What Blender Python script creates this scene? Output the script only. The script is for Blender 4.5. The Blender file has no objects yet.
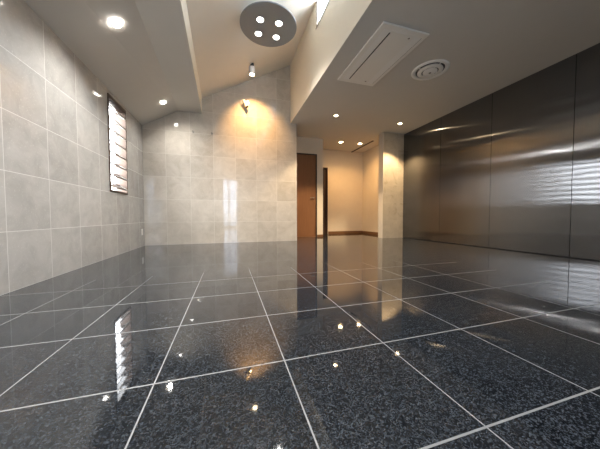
import bpy, bmesh, math, random
from mathutils import Vector, Matrix

S = bpy.context.scene
COL = S.collection
rad = math.radians
random.seed(4)

# ------------------------------------------------------------------ camera
YAW, PITCH, ROLL, FPX, CAMH = 0.2907, 0.0341, -0.0024, 238.5, 0.5675
cy, sy = math.cos(YAW), math.sin(YAW)
r0 = Vector((cy, -sy, 0)); f0 = Vector((sy, cy, 0)); u0 = Vector((0, 0, 1))
fw = f0 * math.cos(PITCH) - u0 * math.sin(PITCH)
up = u0 * math.cos(PITCH) + f0 * math.sin(PITCH)
rt = r0 * math.cos(ROLL) + up * math.sin(ROLL)
up = up * math.cos(ROLL) - r0 * math.sin(ROLL)
cam_data = bpy.data.cameras.new('camera')
cam_data.sensor_width = 36.0
cam_data.lens = FPX * 36.0 / 600.0
cam_data.clip_start = 0.02
cam = bpy.data.objects.new('camera', cam_data)
COL.objects.link(cam)
cam.matrix_world = Matrix(((rt.x, up.x, -fw.x, 0), (rt.y, up.y, -fw.y, 0), (rt.z, up.z, -fw.z, CAMH), (0, 0, 0, 1)))
S.camera = cam

# ------------------------------------------------------------------ world, exposure
SKY = 2.0
W = bpy.data.worlds.new('sky'); S.world = W; W.use_nodes = True
wn = W.node_tree.nodes; wl = W.node_tree.links
bg = wn['Background']
tc = wn.new('ShaderNodeTexCoord'); sep = wn.new('ShaderNodeSeparateXYZ'); rmp = wn.new('ShaderNodeValToRGB')
wl.new(tc.outputs['Generated'], sep.inputs[0]); wl.new(sep.outputs['Z'], rmp.inputs[0])
rmp.color_ramp.elements[0].position = 0.0; rmp.color_ramp.elements[0].color = (0.62, 0.64, 0.66, 1)
rmp.color_ramp.elements[1].position = 0.03; rmp.color_ramp.elements[1].color = (0.93, 0.96, 1.0, 1)
wl.new(rmp.outputs[0], bg.inputs[0]); bg.inputs[1].default_value = SKY
S.view_settings.view_transform = 'Standard'
S.view_settings.look = 'None'
S.view_settings.gamma = 1.0
S.view_settings.use_curve_mapping = False
S.view_settings.exposure = 3.85
S.cycles.use_denoising = True
S.cycles.max_bounces = 10
S.cycles.diffuse_bounces = 6
S.cycles.glossy_bounces = 6
S.cycles.transparent_max_bounces = 24

# lamp settings (W / emission)
COOL = (1.0, 0.97, 0.92); WARM = (1.0, 0.74, 0.44); AMBER = (1.0, 0.56, 0.21)
P_RIGHT, P_HALL, P_DISC, P_WALL = 18.0, 5.0, 4.5, 13.0


def portal(loc, rot, sx, sy_):
    d = bpy.data.lights.new('sky_portal', 'AREA'); d.shape = 'RECTANGLE'; d.size = sx; d.size_y = sy_
    d.cycles.is_portal = True
    o = bpy.data.objects.new('sky_portal', d); COL.objects.link(o); o.location = loc; o.rotation_euler = rot


portal((-1.80, 4.28, 1.60), (0, -math.pi / 2, 0), 1.36, 0.66)
portal((1.60, 1.30, 3.76), (0, math.pi / 2, 0), 0.36, 4.8)
portal((0.12, -1.80, 1.35), (math.pi / 2, 0, 0), 1.0, 2.1)

# ------------------------------------------------------------------ helpers


def new_mat(name):
    m = bpy.data.materials.new(name); m.use_nodes = True
    nt = m.node_tree
    return m, nt, nt.nodes['Principled BSDF']


def simple(name, col, rough=0.5, metal=0.0, spec=0.5, noise=0.0, nscale=8.0, bump=0.0, bscale=60.0):
    m, nt, b = new_mat(name)
    b.inputs['Roughness'].default_value = rough
    b.inputs['Metallic'].default_value = metal
    b.inputs['Specular IOR Level'].default_value = spec
    t = nt.nodes.new('ShaderNodeTexCoord')
    n = nt.nodes.new('ShaderNodeTexNoise'); n.inputs['Scale'].default_value = nscale; n.inputs['Detail'].default_value = 4
    nt.links.new(t.outputs['Object'], n.inputs['Vector'])
    mx = nt.nodes.new('ShaderNodeMix'); mx.data_type = 'RGBA'
    nt.links.new(n.outputs['Fac'], mx.inputs['Factor'])
    k = max(noise, 0.01)
    mx.inputs['A'].default_value = tuple(c * (1 - k) for c in col) + (1,)
    mx.inputs['B'].default_value = tuple(min(1, c * (1 + k)) for c in col) + (1,)
    nt.links.new(mx.outputs['Result'], b.inputs['Base Color'])
    if bump:
        n2 = nt.nodes.new('ShaderNodeTexNoise'); n2.inputs['Scale'].default_value = bscale
        nt.links.new(t.outputs['Object'], n2.inputs['Vector'])
        bp = nt.nodes.new('ShaderNodeBump'); bp.inputs['Strength'].default_value = bump; bp.inputs['Distance'].default_value = 0.002
        nt.links.new(n2.outputs['Fac'], bp.inputs['Height']); nt.links.new(bp.outputs[0], b.inputs['Normal'])
    return m


def emit(name, col, strength):
    m = bpy.data.materials.new(name); m.use_nodes = True
    nt = m.node_tree; nt.nodes.remove(nt.nodes['Principled BSDF'])
    e = nt.nodes.new('ShaderNodeEmission'); e.inputs[0].default_value = col + (1,); e.inputs[1].default_value = strength
    nt.links.new(e.outputs[0], nt.nodes['Material Output'].inputs[0])
    return m


def mth(nt, op, a, b=None, c=None):
    n = nt.nodes.new('ShaderNodeMath'); n.operation = op
    for i, v in enumerate((a, b, c)):
        if v is None:
            continue
        if isinstance(v, (int, float)):
            n.inputs[i].default_value = v
        else:
            nt.links.new(v, n.inputs[i])
    return n.outputs[0]


def grid_axis(nt, coord, o, s, w):
    """returns (joint mask 0..1, tile index) along one axis"""
    u = mth(nt, 'DIVIDE', mth(nt, 'SUBTRACT', coord, o), s)
    f = mth(nt, 'FRACT', u)
    d = mth(nt, 'MULTIPLY', mth(nt, 'MINIMUM', f, mth(nt, 'SUBTRACT', 1.0, f)), s)
    mr = nt.nodes.new('ShaderNodeMapRange'); mr.interpolation_type = 'SMOOTHSTEP'
    nt.links.new(d, mr.inputs[0])
    mr.inputs[1].default_value = w * 0.35; mr.inputs[2].default_value = w * 0.65
    mr.inputs[3].default_value = 1.0; mr.inputs[4].default_value = 0.0
    return mr.outputs[0], mth(nt, 'FLOOR', u)


def mixc(nt, fac, a, b, mode='MIX'):
    m = nt.nodes.new('ShaderNodeMix'); m.data_type = 'RGBA'; m.blend_type = mode
    for k, v in (('Factor', fac), ('A', a), ('B', b)):
        if isinstance(v, (int, float)):
            m.inputs[k].default_value = v
        elif isinstance(v, tuple):
            m.inputs[k].default_value = v if len(v) == 4 else v + (1,)
        else:
            nt.links.new(v, m.inputs[k])
    return m.outputs['Result']


def wall_tile(name, axis, o_u, s_u, o_z, s_z, base_a, base_b, grout, gw=0.004, rough=0.025, zmax=9.0):
    m, nt, b = new_mat(name)
    t = nt.nodes.new('ShaderNodeTexCoord'); sp = nt.nodes.new('ShaderNodeSeparateXYZ')
    nt.links.new(t.outputs['Object'], sp.inputs[0])
    mu, iu = grid_axis(nt, sp.outputs[axis], o_u, s_u, gw)
    mz, iz = grid_axis(nt, sp.outputs['Z'], o_z, s_z, gw)
    mask = mth(nt, 'MAXIMUM', mu, mth(nt, 'MULTIPLY', mz, mth(nt, 'LESS_THAN', sp.outputs['Z'], zmax)))
    cb = nt.nodes.new('ShaderNodeCombineXYZ'); nt.links.new(iu, cb.inputs[0]); nt.links.new(iz, cb.inputs[1])
    wn_ = nt.nodes.new('ShaderNodeTexWhiteNoise'); nt.links.new(cb.outputs[0], wn_.inputs['Vector'])
    # veining, shifted per tile so that it breaks at the joints
    sc = nt.nodes.new('ShaderNodeVectorMath'); sc.operation = 'SCALE'; sc.inputs['Scale'].default_value = 7.0
    nt.links.new(wn_.outputs['Color'], sc.inputs[0])
    ad = nt.nodes.new('ShaderNodeVectorMath'); ad.operation = 'ADD'
    nt.links.new(t.outputs['Object'], ad.inputs[0]); nt.links.new(sc.outputs[0], ad.inputs[1])
    n1 = nt.nodes.new('ShaderNodeTexNoise'); n1.inputs['Scale'].default_value = 5.0; n1.inputs['Detail'].default_value = 8; n1.inputs['Roughness'].default_value = 0.62
    n1.inputs['Distortion'].default_value = 0.6
    nt.links.new(ad.outputs[0], n1.inputs['Vector'])
    n2 = nt.nodes.new('ShaderNodeTexNoise'); n2.inputs['Scale'].default_value = 70.0; n2.inputs['Detail'].default_value = 3
    nt.links.new(ad.outputs[0], n2.inputs['Vector'])
    fac = mth(nt, 'ADD', mth(nt, 'MULTIPLY', n1.outputs['Fac'], 1.9), mth(nt, 'MULTIPLY', wn_.outputs['Value'], 0.5))
    fac = mth(nt, 'SUBTRACT', fac, 0.75)
    c = mixc(nt, fac, base_a, base_b)
    fl = nt.nodes.new('ShaderNodeMapRange'); nt.links.new(n2.outputs['Fac'], fl.inputs[0])
    fl.inputs[1].default_value = 0.60; fl.inputs[2].default_value = 0.72; fl.inputs[3].default_value = 0.0; fl.inputs[4].default_value = 0.35
    c = mixc(nt, fl.outputs[0], c, tuple(min(1, x * 1.25) for x in base_b))
    c = mixc(nt, mask, c, grout)
    nt.links.new(c, b.inputs['Base Color'])
    rg = mth(nt, 'ADD', mth(nt, 'MULTIPLY', mask, 0.5), mth(nt, 'ADD', rough, mth(nt, 'MULTIPLY', n1.outputs['Fac'], 0.06)))
    nt.links.new(rg, b.inputs['Roughness'])
    b.inputs['IOR'].default_value = 1.42
    # polished tiles are not perfectly coplanar: gentle waviness
    n3 = nt.nodes.new('ShaderNodeTexNoise'); n3.inputs['Scale'].default_value = 3.0; n3.inputs['Detail'].default_value = 1
    nt.links.new(ad.outputs[0], n3.inputs['Vector'])
    hgt = mth(nt, 'SUBTRACT', mth(nt, 'MULTIPLY', n3.outputs['Fac'], 0.6), mth(nt, 'MULTIPLY', mask, 0.25))
    bp = nt.nodes.new('ShaderNodeBump'); bp.inputs['Strength'].default_value = 0.12; bp.inputs['Distance'].default_value = 0.004
    nt.links.new(hgt, bp.inputs['Height']); nt.links.new(bp.outputs[0], b.inputs['Normal'])
    return m


def floor_mat():
    m, nt, b = new_mat('polished_black_granite')
    t = nt.nodes.new('ShaderNodeTexCoord'); sp = nt.nodes.new('ShaderNodeSeparateXYZ')
    nt.links.new(t.outputs['Object'], sp.inputs[0])
    mx_, ix = grid_axis(nt, sp.outputs['X'], -1.1556, 0.4532, 0.0046)
    my_, iy = grid_axis(nt, sp.outputs['Y'], 0.0066, 0.4469, 0.0062)
    # the joints beyond the last cut row beside the metal wall are filled dark
    lim = nt.nodes.new('ShaderNodeMapRange'); nt.links.new(sp.outputs['X'], lim.inputs[0])
    lim.inputs[1].default_value = 2.66; lim.inputs[2].default_value = 2.72; lim.inputs[3].default_value = 1.0; lim.inputs[4].default_value = 0.10
    lx = nt.nodes.new('ShaderNodeMapRange'); nt.links.new(sp.outputs['X'], lx.inputs[0])
    lx.inputs[1].default_value = 2.30; lx.inputs[2].default_value = 2.34; lx.inputs[3].default_value = 1.0; lx.inputs[4].default_value = 0.10
    mask = mth(nt, 'MAXIMUM', mth(nt, 'MULTIPLY', mx_, lx.outputs[0]), mth(nt, 'MULTIPLY', my_, lim.outputs[0]))
    # joints fade into the tile colour towards the back wall
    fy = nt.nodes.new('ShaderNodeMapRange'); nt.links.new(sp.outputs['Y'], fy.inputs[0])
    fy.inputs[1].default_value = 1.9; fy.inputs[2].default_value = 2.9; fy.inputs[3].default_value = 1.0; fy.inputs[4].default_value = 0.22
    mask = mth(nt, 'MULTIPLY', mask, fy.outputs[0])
    cb = nt.nodes.new('ShaderNodeCombineXYZ'); nt.links.new(ix, cb.inputs[0]); nt.links.new(iy, cb.inputs[1])
    wn_ = nt.nodes.new('ShaderNodeTexWhiteNoise'); nt.links.new(cb.outputs[0], wn_.inputs['Vector'])
    v = nt.nodes.new('ShaderNodeTexVoronoi'); v.inputs['Scale'].default_value = 270.0; v.inputs['Randomness'].default_value = 1.0
    nz = nt.nodes.new('ShaderNodeTexNoise'); nz.inputs['Scale'].default_value = 160; nz.inputs['Detail'].default_value = 2
    nt.links.new(t.outputs['Object'], nz.inputs['Vector'])
    wob = nt.nodes.new('ShaderNodeVectorMath'); wob.operation = 'SCALE'; wob.inputs['Scale'].default_value = 0.006
    nt.links.new(nz.outputs['Color'], wob.inputs[0])
    ad = nt.nodes.new('ShaderNodeVectorMath'); ad.operation = 'ADD'
    nt.links.new(t.outputs['Object'], ad.inputs[0]); nt.links.new(wob.outputs[0], ad.inputs[1])
    nt.links.new(ad.outputs[0], v.inputs['Vector'])
    sc_ = nt.nodes.new('ShaderNodeSeparateColor'); nt.links.new(v.outputs['Color'], sc_.inputs[0])
    nb = nt.nodes.new('ShaderNodeTexNoise'); nb.inputs['Scale'].default_value = 45; nb.inputs['Detail'].default_value = 5
    nt.links.new(t.outputs['Object'], nb.inputs['Vector'])
    val = mth(nt, 'ADD', mth(nt, 'MULTIPLY', sc_.outputs[0], 0.6), mth(nt, 'MULTIPLY', nb.outputs['Fac'], 0.5))
    rp = nt.nodes.new('ShaderNodeValToRGB'); nt.links.new(val, rp.inputs[0])
    e = rp.color_ramp.elements
    e[0].position = 0.30; e[0].color = (0.004, 0.0055, 0.008, 1)
    e[1].position = 0.93; e[1].color = (0.088, 0.101, 0.118, 1)
    k = e.new(0.58); k.color = (0.017, 0.020, 0.025, 1)
    c = mixc(nt, mth(nt, 'MULTIPLY', wn_.outputs['Value'], 0.35), rp.outputs[0], (0.02, 0.023, 0.026))
    # faint scuffs
    sn = nt.nodes.new('ShaderNodeTexNoise'); sn.inputs['Scale'].default_value = 2.2; sn.inputs['Detail'].default_value = 6
    nt.links.new(t.outputs['Object'], sn.inputs['Vector'])
    sm = nt.nodes.new('ShaderNodeMapRange'); nt.links.new(sn.outputs['Fac'], sm.inputs[0])
    sm.inputs[1].default_value = 0.5; sm.inputs[2].default_value = 0.75; sm.inputs[3].default_value = 0.0; sm.inputs[4].default_value = 0.25
    c = mixc(nt, sm.outputs[0], c, (0.04, 0.043, 0.046))
    c = mixc(nt, mask, c, (0.28, 0.28, 0.28))
    nt.links.new(c, b.inputs['Base Color'])
    rg = mth(nt, 'ADD', mth(nt, 'ADD', 0.0, mth(nt, 'MULTIPLY', sn.outputs['Fac'], 0.07)), mth(nt, 'MULTIPLY', mask, 0.5))
    nt.links.new(rg, b.inputs['Roughness'])
    b.inputs['IOR'].default_value = 1.6
    n3 = nt.nodes.new('ShaderNodeTexNoise'); n3.inputs['Scale'].default_value = 6.0; n3.inputs['Detail'].default_value = 1
    nt.links.new(t.outputs['Object'], n3.inputs['Vector'])
    hgt = mth(nt, 'SUBTRACT', mth(nt, 'MULTIPLY', n3.outputs['Fac'], 0.05), mth(nt, 'MULTIPLY', mask, 0.3))
    bp = nt.nodes.new('ShaderNodeBump'); bp.inputs['Strength'].default_value = 0.15; bp.inputs['Distance'].default_value = 0.003
    nt.links.new(hgt, bp.inputs['Height']); nt.links.new(bp.outputs[0], b.inputs['Normal'])
    return m


def steel_mat():
    m = bpy.data.materials.new('brushed_steel'); m.use_nodes = True
    nt = m.node_tree; nt.nodes.remove(nt.nodes['Principled BSDF'])
    t = nt.nodes.new('ShaderNodeTexCoord')
    g = nt.nodes.new('ShaderNodeBsdfAnisotropic'); g.distribution = 'GGX'
    tg = nt.nodes.new('ShaderNodeCombineXYZ'); tg.inputs[2].default_value = 1.0
    nt.links.new(tg.outputs[0], g.inputs['Tangent'])
    g.inputs['Anisotropy'].default_value = 0.775
    # vertical brushing grain
    mp = nt.nodes.new('ShaderNodeMapping'); mp.inputs['Scale'].default_value = (1, 260, 2.5)
    nt.links.new(t.outputs['Object'], mp.inputs[0])
    n = nt.nodes.new('ShaderNodeTexNoise'); n.inputs['Scale'].default_value = 1.0; n.inputs['Detail'].default_value = 3
    nt.links.new(mp.outputs[0], n.inputs['Vector'])
    n2 = nt.nodes.new('ShaderNodeTexNoise'); n2.inputs['Scale'].default_value = 1.6; n2.inputs['Detail'].default_value = 5
    nt.links.new(t.outputs['Object'], n2.inputs['Vector'])
    f = mth(nt, 'ADD', mth(nt, 'MULTIPLY', n.outputs['Fac'], 0.4), mth(nt, 'MULTIPLY', n2.outputs['Fac'], 0.6))
    c = mixc(nt, f, (0.15, 0.154, 0.163), (0.25, 0.255, 0.265))
    nt.links.new(c, g.inputs['Color'])
    nt.links.new(mth(nt, 'ADD', 0.115, mth(nt, 'MULTIPLY', n2.outputs['Fac'], 0.03)), g.inputs['Roughness'])
    # panels are slightly dished
    n3 = nt.nodes.new('ShaderNodeTexNoise'); n3.inputs['Scale'].default_value = 1.1; n3.inputs['Detail'].default_value = 2
    nt.links.new(t.outputs['Object'], n3.inputs['Vector'])
    bp = nt.nodes.new('ShaderNodeBump'); bp.inputs['Strength'].default_value = 0.25; bp.inputs['Distance'].default_value = 0.010
    nt.links.new(n3.outputs['Fac'], bp.inputs['Height']); nt.links.new(bp.outputs[0], g.inputs['Normal'])
    nt.links.new(g.outputs[0], nt.nodes['Material Output'].inputs[0])
    return m


def wood(name, a, b_, scale=(14, 14, 1.2), rough=0.4):
    m, nt, b = new_mat(name)
    t = nt.nodes.new('ShaderNodeTexCoord'); mp = nt.nodes.new('ShaderNodeMapping'); mp.inputs['Scale'].default_value = scale
    nt.links.new(t.outputs['Object'], mp.inputs[0])
    n = nt.nodes.new('ShaderNodeTexNoise'); n.inputs['Scale'].default_value = 2.0; n.inputs['Detail'].default_value = 6; n.inputs['Distortion'].default_value = 0.8
    nt.links.new(mp.outputs[0], n.inputs['Vector'])
    nt.links.new(mixc(nt, n.outputs['Fac'], a, b_), b.inputs['Base Color'])
    b.inputs['Roughness'].default_value = rough
    return m


def glass_mat(name='window_glass', tint=(0.86, 0.90, 0.90, 1)):
    m = bpy.data.materials.new(name); m.use_nodes = True
    nt = m.node_tree; nt.nodes.remove(nt.nodes['Principled BSDF'])
    tr = nt.nodes.new('ShaderNodeBsdfTransparent'); tr.inputs[0].default_value = tint
    gl = nt.nodes.new('ShaderNodeBsdfGlossy'); gl.inputs['Roughness'].default_value = 0.02
    fr = nt.nodes.new('ShaderNodeFresnel')
    ge = nt.nodes.new('ShaderNodeNewGeometry')      # a thin pane: both faces reflect alike
    nt.links.new(mth(nt, 'SUBTRACT', 1.45, mth(nt, 'MULTIPLY', ge.outputs['Backfacing'], 1.45 - 1 / 1.45)), fr.inputs[0])
    mx = nt.nodes.new('ShaderNodeMixShader')
    nt.links.new(fr.outputs[0], mx.inputs[0]); nt.links.new(tr.outputs[0], mx.inputs[1]); nt.links.new(gl.outputs[0], mx.inputs[2])
    nt.links.new(mx.outputs[0], nt.nodes['Material Output'].inputs[0])
    return m


M = {
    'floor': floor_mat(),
    'tile_back': wall_tile('beige_stone_tile', 'X', -1.19, 0.45, 0.0, 0.457, (0.455, 0.40, 0.33), (0.615, 0.555, 0.475), (0.66, 0.63, 0.56)),
    'tile_left': wall_tile('grey_beige_stone_tile', 'Y', 2.334, 0.4625, 0.0, 0.457, (0.42, 0.402, 0.375), (0.585, 0.565, 0.53), (0.76, 0.75, 0.72), zmax=2.2),
    'tile_col': wall_tile('beige_pier_tile', 'X', 3.79, 0.45, 0.0, 0.457, (0.43, 0.355, 0.26), (0.60, 0.51, 0.39), (0.62, 0.55, 0.45), 0.003, 0.25),
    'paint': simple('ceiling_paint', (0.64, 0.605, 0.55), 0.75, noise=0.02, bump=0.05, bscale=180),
    'cream': simple('cream_wall_paint', (0.82, 0.745, 0.61), 0.6, noise=0.02, bump=0.05, bscale=160),
    'hall': simple('hall_wallpaper', (0.76, 0.665, 0.53), 0.65, noise=0.04, bump=0.08, bscale=120),
    'steel': steel_mat(),
    'dark_gap': simple('dark_backing', (0.02, 0.02, 0.02), 0.8),
    'door': wood('brown_door_wood', (0.20, 0.085, 0.035), (0.30, 0.14, 0.06)),
    'darkwood': wood('dark_brown_wood', (0.035, 0.018, 0.010), (0.06, 0.03, 0.018)),
    'skirt': wood('brown_skirting_wood', (0.16, 0.075, 0.03), (0.24, 0.12, 0.05), (1.2, 1.2, 14)),
    'frame': simple('bronze_window_frame', (0.10, 0.065, 0.045), 0.45, metal=0.3, noise=0.1),
    'jamb': wood('tan_window_reveal', (0.05, 0.026, 0.014), (0.07, 0.038, 0.022)),
    'glass': glass_mat(),
    'high_glass': glass_mat('clerestory_glass', (0.62, 0.645, 0.67, 1)),
    'louvre': glass_mat('obscure_louvre_glass', (0.03, 0.032, 0.034, 1)),
    'tinted': glass_mat('tinted_glass', (0.66, 0.72, 0.80, 1)),
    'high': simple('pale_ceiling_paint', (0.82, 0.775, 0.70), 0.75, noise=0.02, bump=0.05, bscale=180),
    'white': simple('white_plastic', (0.88, 0.86, 0.82), 0.4, noise=0.02),
    'offwhite': simple('warm_white_plastic', (0.86, 0.83, 0.77), 0.45, noise=0.02),
    'grey': simple('grey_disc_plate', (0.27, 0.285, 0.30), 0.55, noise=0.03),
    'black': simple('black_plastic', (0.015, 0.014, 0.013), 0.5),
    'chrome': simple('satin_chrome', (0.65, 0.64, 0.62), 0.22, metal=1.0),
    'greymetal': simple('dull_grey_metal', (0.30, 0.28, 0.25), 0.4, metal=0.8),
    'e_cool': emit('cool_lamp_lens', COOL, 5.0),
    'e_disc': emit('disc_lamp_lens', (1.0, 0.98, 0.95), 1.6),
    'e_warm': emit('warm_lamp_lens', WARM, 8.0),
    'e_amber': emit('amber_lamp_lens', (1.0, 0.78, 0.48), 6.0),
}


class B:
    """collects shapes and links them as ONE mesh object"""

    def __init__(self):
        self.bm = bmesh.new()

    def box(self, x0, x1, y0, y1, z0, z1):
        v = [self.bm.verts.new((x, y, z)) for x in (x0, x1) for y in (y0, y1) for z in (z0, z1)]
        for f in ((0, 1, 3, 2), (4, 6, 7, 5), (0, 4, 5, 1), (2, 3, 7, 6), (0, 2, 6, 4), (1, 5, 7, 3)):
            self.bm.faces.new([v[i] for i in f])
        return self

    def prism_y(self, pts0, pts1, y0, y1):
        """profile in x,z swept from y0 (pts0) to y1 (pts1)"""
        a = [self.bm.verts.new((x, y0, z)) for x, z in pts0]
        b = [self.bm.verts.new((x, y1, z)) for x, z in pts1]
        n = len(a)
        for i in range(n):
            j = (i + 1) % n
            self.bm.faces.new((a[i], a[j], b[j], b[i]))
        self.bm.faces.new(a); self.bm.faces.new(b[::-1])
        return self

    def lathe(self, prof, seg=48, mat=None, cap=True):
        """profile of (r, z) turned about z"""
        rows = []
        for r, z in prof:
            if r < 1e-6:
                rows.append([self.bm.verts.new((0, 0, z))])
            else:
                rows.append([self.bm.verts.new((r * math.cos(2 * math.pi * i / seg), r * math.sin(2 * math.pi * i / seg), z)) for i in range(seg)])
        for p, q in zip(rows, rows[1:]):
            for i in range(seg):
                j = (i + 1) % seg
                if len(p) == 1 and len(q) == 1:
                    continue
                if len(p) == 1:
                    self.bm.faces.new((p[0], q[j], q[i]))
                elif len(q) == 1:
                    self.bm.faces.new((p[i], p[j], q[0]))
                else:
                    self.bm.faces.new((p[i], p[j], q[j], q[i]))
        return self

    def xf(self, mat):
        bmesh.ops.transform(self.bm, matrix=mat, verts=self.bm.verts[:])
        return self

    def build(self, name, mat, parent=None, bevel=0.0, smooth=False, kind=None):
        bmesh.ops.recalc_face_normals(self.bm, faces=self.bm.faces[:])
        me = bpy.data.meshes.new(name); self.bm.to_mesh(me); self.bm.free()
        me.materials.append(mat)
        o = bpy.data.objects.new(name, me); COL.objects.link(o)
        if parent:
            o.parent = parent
        if smooth:
            for p in me.polygons:
                p.use_smooth = True
            md = o.modifiers.new('split', 'EDGE_SPLIT'); md.split_angle = rad(35)
        if bevel:
            md = o.modifiers.new('bevel', 'BEVEL'); md.width = bevel; md.segments = 2; md.limit_method = 'ANGLE'
        if kind:
            o['kind'] = kind
        return o


def thing(name, label, cat, loc, rot=(0, 0, 0), group=None):
    o = bpy.data.objects.new(name, None); COL.objects.link(o)
    o.empty_display_size = 0.1
    o.location = loc; o.rotation_euler = rot
    o['label'] = label; o['category'] = cat
    if group:
        o['group'] = group
    return o


def structure(name, label, loc=(0, 0, 0)):
    o = bpy.data.objects.new(name, None); COL.objects.link(o); o.location = loc
    o['kind'] = 'structure'; o['label'] = label
    return o


def lab(o, label):
    o['label'] = label
    return o


def spot(parent, loc, aim, power, col, angle, blend=0.6, radius=0.03):
    d = bpy.data.lights.new('lamp_light', 'SPOT'); d.energy = power; d.color = col
    d.spot_size = rad(angle); d.spot_blend = blend; d.shadow_soft_size = radius
    o = bpy.data.objects.new('lamp_light', d); COL.objects.link(o); o.parent = parent
    o.location = loc
    o.rotation_euler = Vector(aim).to_track_quat('-Z', 'Y').to_euler()
    return o


# ------------------------------------------------------------------ room shell (metres)
XL, XR, YB, YC, YF = -1.59, 4.41, 5.38, 5.26, -1.6
ZR = 2.70                       # flat ceiling
XC = 1.385                      # clerestory wall


def roof(x):                    # high sloped ceiling
    return 3.03 + 0.53 * (x + 0.46)


def low(x):                     # low sloped ceiling on the left
    return 2.345 + 0.545 * (x - XL)


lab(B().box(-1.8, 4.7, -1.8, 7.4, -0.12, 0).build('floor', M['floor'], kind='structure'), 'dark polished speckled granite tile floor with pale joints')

# left wall with the window opening
WY0, WY1, WZ0, WZ1 = 3.98, 4.585, 0.925, 2.285
b = B()
b.box(XL - 0.14, XL, -1.75, WY0, 0, 2.5).box(XL - 0.14, XL, WY1, 5.55, 0, 2.5)
b.box(XL - 0.14, XL, WY0, WY1, 0, WZ0).box(XL - 0.14, XL, WY0, WY1, WZ1, 2.5)
lab(b.build('wall_left', M['tile_left'], kind='structure'), 'grey beige polished stone tile wall on the left')

# back tile wall: gable profile
prof = [(XL - 0.14, 0), (1.535, 0), (1.535, ZR + 0.05), (XC + 0.12, ZR + 0.05), (XC + 0.12, roof(XC) + 0.1), (-0.55, roof(-0.55) + 0.1), (-0.95, 3.0), (XL - 0.14, 2.6)]
lab(B().prism_y(prof, prof, YB, YB + 0.14).build('wall_back', M['tile_back'], kind='structure'), 'tall beige stone tile wall under the sloping ceiling')

# ceiling, right: flat
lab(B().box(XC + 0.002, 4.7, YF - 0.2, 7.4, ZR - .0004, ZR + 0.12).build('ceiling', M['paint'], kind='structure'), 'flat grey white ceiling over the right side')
# ceiling, high slope
p = [(-0.62, roof(-0.62)), (XC + 0.03, roof(XC + 0.03)), (XC + 0.03, roof(XC + 0.03) + 0.1), (-0.62, roof(-0.62) + 0.1)]
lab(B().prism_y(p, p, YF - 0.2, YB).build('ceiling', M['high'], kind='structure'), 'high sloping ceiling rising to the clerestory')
# ceiling, low slope at the left: crease runs slightly askew
def crease(y): return -0.860 - 0.034 * (y - 2.7)
def edge(y): return -0.432 - 0.026 * (y - 2.6)
def lowp(y):
    c = crease(y)
    return [(XL - 0.14, low(XL - 0.14)), (c, ZR), (c, ZR + 0.12), (XL - 0.14, low(XL - 0.14) + 0.12)]
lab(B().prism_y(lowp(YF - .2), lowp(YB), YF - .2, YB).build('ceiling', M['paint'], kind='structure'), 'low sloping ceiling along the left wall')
def lowz(x, y):
    c = crease(y); x0 = XL - 0.14
    return low(x0) + (ZR - low(x0)) * (x - x0) / (c - x0)
def beamp(y):
    return [(crease(y), ZR), (edge(y), ZR), (edge(y), roof(edge(y)) + 0.05), (crease(y), ZR + 0.3)]
lab(B().prism_y(beamp(YF - .2), beamp(YB), YF - .2, YB).build('trim_1', M['paint'], kind='structure'), 'boxed beam with flat soffit between low and high ceiling')

def fasc(y):
    e = edge(y)
    return [(e, ZR - .001), (e + .006, ZR - .001), (e + .006, roof(e + .006) + 0.03), (e, roof(e) + 0.03)]
lab(B().prism_y(fasc(YF - .2), fasc(YB), YF - .2, YB).build('trim_2', M['cream'], kind='structure'), 'pale fascia board on the edge of the boxed beam')

# clerestory wall with the strip window
CY0, CY1, CZ0 = -1.2, 3.70, 3.575
CZ1 = 3.985
b = B()
b.box(XC, XC + 0.05, YF - 0.2, YB, ZR, CZ0)
b.box(XC, XC + 0.05, CY1, YB, CZ0, roof(XC + 0.015)).box(XC, XC + 0.05, YF - 0.2, CY0, CZ0, roof(XC + .015))
lab(b.build('wall_clerestory', M['cream'], kind='structure'), 'cream upper wall between the high and the flat ceiling')

# wall behind the camera with a glazed double door
DX0, DX1, DZ1 = -0.26, 0.44, 2.42
b = B()
b.box(XL - .14, DX0, YF - .14, YF, 0, 4.2).box(DX1, 4.7, YF - .14, YF, 0, 2.8).box(DX0, DX1, YF - .14, YF, DZ1, 4.2)
b.box(DX1, XC + .12, YF - .14, YF, 2.8, 4.2)
lab(b.build('wall_front', M['cream'], kind='structure'), 'plain cream wall behind the camera')

# metal wall
wr = B().box(XR + 0.008, XR + 0.15, YF - 0.2, YC, 0, ZR).build('wall_right', M['dark_gap'], kind='structure')
lab(wr, 'wall of tall brushed steel panels on the right')
ys = [YC - 0.005, 4.115, 3.073, 2.030, 0.990, -0.05, -1.09, YF]
for a, c in zip(ys, ys[1:]):
    B().box(XR - 0.004, XR + 0.008, c + 0.003, a - 0.003, 0.012, ZR - 0.004).build('steel_panel', M['steel'], wr)

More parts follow.
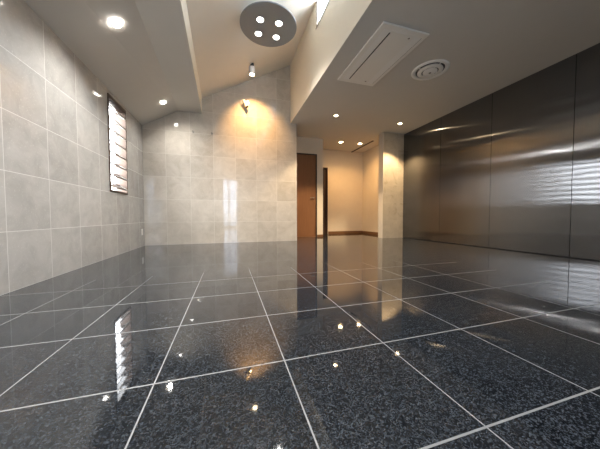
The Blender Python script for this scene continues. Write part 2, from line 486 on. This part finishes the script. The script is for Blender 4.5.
# tiled pier and hall
lab(B().box(3.79, XR + 0.15, YC, 5.45, 0, ZR).build('wall_pier', M['tile_col'], kind='structure'), 'beige tiled pier at the far end of the steel wall')
lab(B().box(4.35, 4.5, 5.45, 7.15, 0, ZR).build('wall_hall_right', M['hall'], kind='structure'), 'warm lit cream wall on the right of the hall')
D2X0, D2X1, D2Z = 2.33, 3.075, 2.13
b = B(); b.box(1.4, D2X0, 7.15, 7.3, 0, ZR).box(D2X1, 4.5, 7.15, 7.3, 0, ZR).box(D2X0, D2X1, 7.15, 7.3, D2Z, ZR)
lab(b.build('wall_hall_back', M['hall'], kind='structure'), 'warm lit cream wall at the end of the hall')
D1X0, D1X1, D1Z, D1Y = 1.60, 2.345, 2.27, 6.2
b = B(); b.box(1.4, D1X0, D1Y, D1Y + .12, 0, ZR).box(D1X1, 2.525, D1Y, D1Y + .12, 0, ZR).box(D1X0, D1X1, D1Y, D1Y + .12, D1Z, ZR)
lab(b.build('wall_hall_left', M['hall'], kind='structure'), 'cream wall around the brown door')
lab(B().box(1.395, 1.535, YB + .14, 7.3, 0, ZR).build('wall_hall_side', M['hall'], kind='structure'), 'side wall of the hall behind the tiled wall')

# skirting
lab(B().box(D2X1 + .02, 4.338, 7.138, 7.15, 0, 0.075).build('baseboard_hall_back', M['skirt'], bevel=.002, kind='structure'), 'brown skirting at the end of the hall')
lab(B().box(4.338, 4.35, 5.45, 7.15, 0, 0.075).build('baseboard_hall_right', M['skirt'], bevel=.002, kind='structure'), 'brown skirting on the right of the hall')
lab(B().box(D1X1 + .005, 2.525, D1Y - .012, D1Y, 0, 0.06).build('baseboard_hall_left', M['skirt'], bevel=.002, kind='structure'), 'short brown skirting beside the door')

# ------------------------------------------------------------------ doors
d1 = structure('door_1', 'brown wooden door with lever handle', (D1X0, D1Y, 0))
w = D1X1 - D1X0
B().box(0.025, w - 0.025, 0.030, 0.070, 0.008, D1Z - 0.025).build('door_leaf', M['door'], d1, bevel=.003)
fr = B().box(0, 0.025, -0.006, 0.12, 0, D1Z).box(w - 0.025, w, -0.006, 0.12, 0, D1Z).box(0.025, w - 0.025, -0.006, 0.12, D1Z - 0.025, D1Z).build('door_frame', M['darkwood'], d1)
B().box(0.025, w - .025, 0, 0.12, 0, 0.008).build('threshold', M['skirt'], d1)
hb = B()
hb.lathe([(0, 0), (.024, 0), (.024, .008), (.010, .010), (.010, .045), (0, .045)], 20)
hb.xf(Matrix.Rotation(rad(90), 4, 'X'))
hb.box(-0.115, 0.010, -0.052, -0.038, -0.009, 0.009)
hb.xf(Matrix.Translation((w - 0.085, 0.030, 1.08)))
lab(hb.build('door_handle', M['greymetal'], d1, bevel=.002), 'metal lever handle')

d2 = structure('door_2', 'dark brown door at the end of the hall', (D2X0, 7.15, 0))
w2 = D2X1 - D2X0
B().box(0.03, w2 - 0.03, 0.04, 0.08, 0.0, D2Z - 0.03).build('door_leaf', M['darkwood'], d2, bevel=.003)
B().box(0, 0.03, -0.01, 0.14, 0, D2Z).box(w2 - 0.03, w2, -0.01, 0.14, 0, D2Z).box(0.03, w2 - 0.03, -0.01, 0.14, D2Z - 0.03, D2Z).build('door_frame', M['darkwood'], d2)

# glazed door behind the camera (seen as a reflection on the tiles)
d3 = structure('window_3', 'tall two pane glazed opening behind the camera', (DX0, YF, 0))
w3 = DX1 - DX0
fb = B()
for x0, x1 in ((0, .04), (0.25, 0.32), (w3 - .04, w3)):
    fb.box(x0, x1, -0.10, -0.02, 0.0, DZ1)
fb.box(.04, .25, -.10, -.02, DZ1 - .04, DZ1).box(.32, w3 - .04, -.10, -.02, DZ1 - .04, DZ1)
fb.box(.04, .25, -.10, -.02, 0, .10).box(.32, w3 - .04, -.10, -.02, 0, .10)
fb.build('window_frame', M['frame'], d3)
B().box(.04, .25, -.064, -.058, .10, DZ1 - .04).build('pane', M['tinted'], d3)
B().box(.32, w3 - .04, -.064, -.058, .10, DZ1 - .04).build('pane', M['tinted'], d3)

# ------------------------------------------------------------------ window_1: louvre window in the left wall
w1 = structure('window_1', 'tall narrow louvre window with bronze frame', (XL, WY0, WZ0))
L = WY1 - WY0; Hh = WZ1 - WZ0
fb = B(); t_ = 0.026
fb.box(-0.075, 0.012, 0, t_, 0, Hh).box(-0.075, 0.012, L - t_, L, 0, Hh)
fb.box(-0.075, 0.012, t_, L - t_, 0, t_ + .004).box(-0.075, 0.012, t_, L - t_, Hh - t_ - .02, Hh)
lab(fb.build('window_frame', M['frame'], w1, bevel=.002), 'dark bronze frame')
jb = B()
jb.box(-0.15, -0.076, L - 0.02, L, 0, Hh)
jb.box(-0.15, -0.076, 0, 0.02, 0, Hh)
jb.box(-0.15, -0.076, .02, L - 0.02, 0, .02)
lab(jb.build('window_reveal', M['jamb'], w1), 'tan outer reveal')
NB = 8
pitch = (Hh - 2 * t_ - .02) / NB
for i in range(NB):
    zc = t_ + .004 + pitch * (i + 0.5)
    sl = B().box(-0.078, 0.078, t_ + .004, L - t_ - .004, -0.003, 0.003)
    sl.xf(Matrix.Translation((-0.040, 0, zc)) @ Matrix.Rotation(rad(33), 4, 'Y'))
    sl.build('louvre_pane', M['louvre'], w1)
    cl = B()
    for y0 in (t_, L - t_ - .012):
        cl.box(-0.076, 0.076, y0, y0 + .012, -0.008, 0.008)
    cl.box(-0.084, -0.064, t_, L - t_, -.008, .008).box(0.064, 0.084, t_, L - t_, -.008, .008)
    cl.xf(Matrix.Translation((-0.040, 0, zc)) @ Matrix.Rotation(rad(33), 4, 'Y'))
    cl.build('louvre_clip', M['greymetal'], w1)

# window_2: clerestory strip
w2o = structure('window_2', 'clerestory strip window below the high ceiling', (XC, CY0, CZ0))
LL = CY1 - CY0; H2 = CZ1 - CZ0
fb = B()
fb.box(-0.008, 0.03, 0, LL, 0, 0.014)
for k in range(4):
    y = (LL - 0.012) * k / 3
    fb.box(0.001, 0.012, y, y + .012, .014, roof(XC) - CZ0)
lab(fb.build('window_frame', M['frame'], w2o, bevel=.001), 'thin brown frame')
for k in range(3):
    y = (LL - 0.012) * k / 3 + .012
    B().box(0.004, 0.008, y, y + (LL - .012) / 3 - .012, .014, roof(XC) - CZ0).build('pane', M['high_glass'], w2o)

# ------------------------------------------------------------------ downlights


def make_downlight(label, loc, rot, lens, power, col, group, r=0.052, angle=130, blend=0.9, aim=(0, 0, -1)):
    t = thing('downlight', label, 'ceiling light', loc, rot, group)
    B().lathe([(r + .014, 0), (r + .014, -.003), (r + .004, -.008), (r, -.006), (r, 0)]).build('trim_ring', M['white'], t, smooth=True)
    lab(B().lathe([(0, -.0045), (r * .6, -.0042), (r, -.002)]).build('lens', lens, t, smooth=True), 'glowing lens')
    spot(t, (0, 0, -0.02), aim, power, col, angle, blend, radius=r * .8)
    return t


for y, pw, l in ((3.01, 12.0, 'bright white downlight on the low sloping ceiling, nearest the camera'),
             (4.86, 4.5, 'white downlight on the low sloping ceiling in the corner by the louvre window'),
             (1.15, 19.0, 'unseen white downlight added at the near end of the low sloping ceiling, above the camera')):  # out of view, added for its light on the left wall
    x = -1.095
    make_downlight(l, (x, y, lowz(x, y) - 0.001), (0, -math.atan((lowz(x + .1, y) - lowz(x, y)) / .1), 0), M['e_cool'], pw, COOL, 'cool downlights on the low sloping ceiling', r=0.042, angle=150, blend=1.0, aim=(-.22, 0, -.97))
for x, y, l in ((2.204, 4.69, 'small warm downlight on the flat ceiling near the corner of the upper wall'),
                (3.805, 4.67, 'small warm downlight on the flat ceiling in front of the tiled pier')):
    make_downlight(l, (x, y, ZR - .0005), (0, 0, 0), M['e_warm'], P_RIGHT, WARM, 'warm downlights on the flat ceiling', r=0.036, angle=105, blend=0.35)
for x, y, l in ((3.12, 6.30, 'glowing amber downlight in the hall ceiling, nearer the brown door'),
                (3.72, 6.28, 'amber downlight in the hall ceiling beside the dark track')):
    make_downlight(l, (x, y, ZR - .0005), (0, 0, 0), M['e_amber'], P_HALL, AMBER, 'amber downlights in the hall', r=0.05, angle=140)

# ------------------------------------------------------------------ grey disc light
t = thing('ceiling_light', 'round grey disc light with four white lamps under the high ceiling', 'ceiling light', (0.60, 3.60, 3.36))
R = 0.415
B().lathe([(0, .29), (.07, .29), (.07, .02), (0, .02)], 32).build('ceiling_mount', M['paint'], t, smooth=True)
lab(B().lathe([(0, 0), (R - .004, 0), (R, .004), (R, .016), (R - .004, .020), (0, .020)], 64).build('disc', M['grey'], t, smooth=True), 'flat grey plate')
for dx, dy in ((-.135, -.105), (.13, -.115), (-.13, .165), (.145, .16)):
    lp = B().lathe([(.056, 0), (.056, -.004), (.050, -.007), (.046, -.005), (.046, 0)], 32).xf(Matrix.Translation((dx, dy, 0))).build('lamp_ring', M['white'], t, smooth=True)
    B().lathe([(0, -.004), (.046, -.003)], 32).xf(Matrix.Translation((dx, dy, 0))).build('lens', M['e_disc'], lp)
    spot(t, (dx, dy, -.02), (0, 0, -1), P_DISC, (1, .96, .9), 120, .9, .04)

# ------------------------------------------------------------------ cylinder spotlight hanging from the slope
zx = roof(0.47)
t = thing('ceiling_spotlight', 'white cylinder spotlight hanging from the high sloping ceiling', 'spotlight', (0.47, 4.80, zx))
B().lathe([(0, .01), (.035, .01), (.035, -.03), (.012, -.034), (.012, -.060), (0, -.060)], 24).build('mount', M['black'], t, smooth=True)
B().lathe([(0, -.052), (.045, -.052), (.054, -.060), (.054, -.200), (.050, -.204), (.046, -.200), (.046, -.165), (0, -.165)], 32).build('shade', M['white'], t, smooth=True)

lab(B().lathe([(0, -.168), (.045, -.168)], 32).build('lens', M['e_amber'], t), 'glowing amber lens')
spot(t, (0, 0, -.21), (0.09, 0.58, -0.92), P_WALL, AMBER, 90, 1.0, 0.035)

# ------------------------------------------------------------------ bracket on the tile wall
t = thing('wall_bracket', 'small silver bracket sticking out of the tile wall above the yellow glow', 'bracket', (0.345, YB, 3.00))
B().lathe([(0, 0), (.028, 0), (.028, .010), (.010, .014), (.008, .075), (0, .075)], 24).xf(Matrix.Rotation(rad(90), 4, 'X')).build('wall_mount', M['chrome'], t, smooth=True)
axis = Vector((0.56, 0.16, -0.82)).normalized()
rotm = axis.to_track_quat('-Z', 'Y').to_matrix().to_4x4()
B().lathe([(0, .075), (.016, .075), (.024, .06), (.024, -.05), (.021, -.05), (.021, -.035), (0, -.035)], 24).xf(Matrix.Translation((.03, -.085, -.03)) @ rotm @ Matrix.Scale(1.15, 4)).build('arm', M['white'], t, smooth=True)
lab(B().lathe([(.0245, -.04), (.027, -.042), (.027, -.068), (.024, -.068), (.024, -.04)], 24).xf(Matrix.Translation((.03, -.085, -.03)) @ rotm @ Matrix.Scale(1.15, 4)).build('arm_tip', M['black'], t, smooth=True), 'dark tip')

# ------------------------------------------------------------------ stubs and outlet
for x, l in ((-0.675, 'dark wall stub on the tile wall, left one of the pair under the beam'), (-0.312, 'dark wall stub on the tile wall, right one of the pair under the beam')):
    t = thing('wall_hook', l, 'hook', (x, YB, 2.305), group='dark stubs on the tile wall')
    B().lathe([(0, 0), (.020, 0), (.020, .006), (.009, .009), (.009, .045), (.014, .048), (.014, .058), (0, .058)], 20).xf(Matrix.Rotation(rad(90), 4, 'X')).build('stub', M['greymetal'], t, smooth=True)
t = thing('wall_outlet', 'white outlet plate low on the left wall near the corner', 'outlet', (XL, 5.23, 0.276))
B().box(0, .007, -.036, .036, -.06, .06).build('plate', M['white'], t, bevel=.003)
B().box(.007, .009, -.017, .017, -.034, .034).build('socket', M['offwhite'], t, bevel=.001)

# ------------------------------------------------------------------ ceiling cassette air conditioner
AX0, AX1, AY0, AY1 = 1.645, 2.275, 2.30, 3.455
aw, al = AX1 - AX0, AY1 - AY0
t = thing('air_conditioner', 'rectangular white cassette air conditioner in the flat ceiling', 'air conditioner', ((AX0 + AX1) / 2, (AY0 + AY1) / 2, ZR))
B().box(-aw / 2, aw / 2, -al / 2, al / 2, -.022, -.0005).build('panel', M['offwhite'], t, bevel=.008)
B().box(-aw / 2 + .17, aw / 2 - .15, -al / 2 + .07, al / 2 - .07, -.027, -.022).build('intake_cover', M['offwhite'], t, bevel=.003)
for sx, nm in ((-aw / 2 + .115, 'dark air slot'), (aw / 2 - .105, 'closed air flap')):
    sl = B().box(sx - .05, sx + .05, -al / 2 + .07, al / 2 - .07, -.0235, -.0222).build('louvre_flap', M['white'], t, bevel=.0005)
    lab(sl, nm)
lab(B().box(-aw / 2 + .150, -aw / 2 + .163, -al / 2 + .10, al / 2 - .10, -.0275, -.0225).build('air_slot', M['black'], t), 'dark slot')
lab(B().box(aw / 2 - .155, aw / 2 - .150, -al / 2 + .10, al / 2 - .10, -.0240, -.0225).build('air_slot', M['greymetal'], t), 'thin grey slot')
lab(B().box(aw / 2 - .055, aw / 2 - .051, -al / 2 + .07, al / 2 - .07, -.0240, -.0222).build('air_slot', M['greymetal'], t), 'thin grey slot')
for dy in (-al / 2 + .11, al / 2 - .11):
    B().lathe([(0, -.0285), (.011, -.0285), (.013, -.027), (.013, -.022)], 16).xf(Matrix.Translation((aw / 2 - .20, dy, 0))).build('cover_catch', M['greymetal'], t)

# round diffuser
t = thing('ceiling_vent', 'round white air diffuser in the flat ceiling beside the air conditioner', 'vent', (2.85, 2.87, ZR))
B().lathe([(.215, -.0005), (.250, -.0005), (.250, -.006), (.240, -.012), (.215, -.016), (.195, -.010), (.190, -.0005)], 48).build('outer_ring', M['white'], t, smooth=True)
lab(B().lathe([(0, -.001), (.19, -.001)], 48).build('throat', M['black'], t), 'dark throat')
B().lathe([(.165, -.004), (.170, -.018), (.150, -.030), (.118, -.030), (.110, -.020), (.140, -.008), (.165, -.004)], 48).build('middle_ring', M['offwhite'], t, smooth=True)
B().lathe([(0, -.038), (.075, -.036), (.098, -.026), (.098, -.020), (.03, -.012), (0, -.012)], 48).build('centre_cone', M['white'], t, smooth=True)
B().lathe([(0, -.046), (.014, -.044), (.018, -.037)], 16).build('centre_screw', M['greymetal'], t, smooth=True)
B().box(-.19, .19, -.006, .006, -.014, -.003).box(-.006, .006, -.19, -.006, -.014, -.003).box(-.006, .006, .006, .19, -.014, -.003).build('spider', M['offwhite'], t)

# track in the hall ceiling
t = thing('curtain_track', 'dark straight track on the hall ceiling beside the downlight', 'track', (3.935, 6.62, ZR))
B().box(-.022, .022, -.68, .68, -.018, -.0005).build('rail', M['darkwood'], t, bevel=.002)
for dy in (-.69, .68):
    B().box(-.024, .024, dy, dy + .01, -.020, -.0005).build('end_cap', M['black'], t)
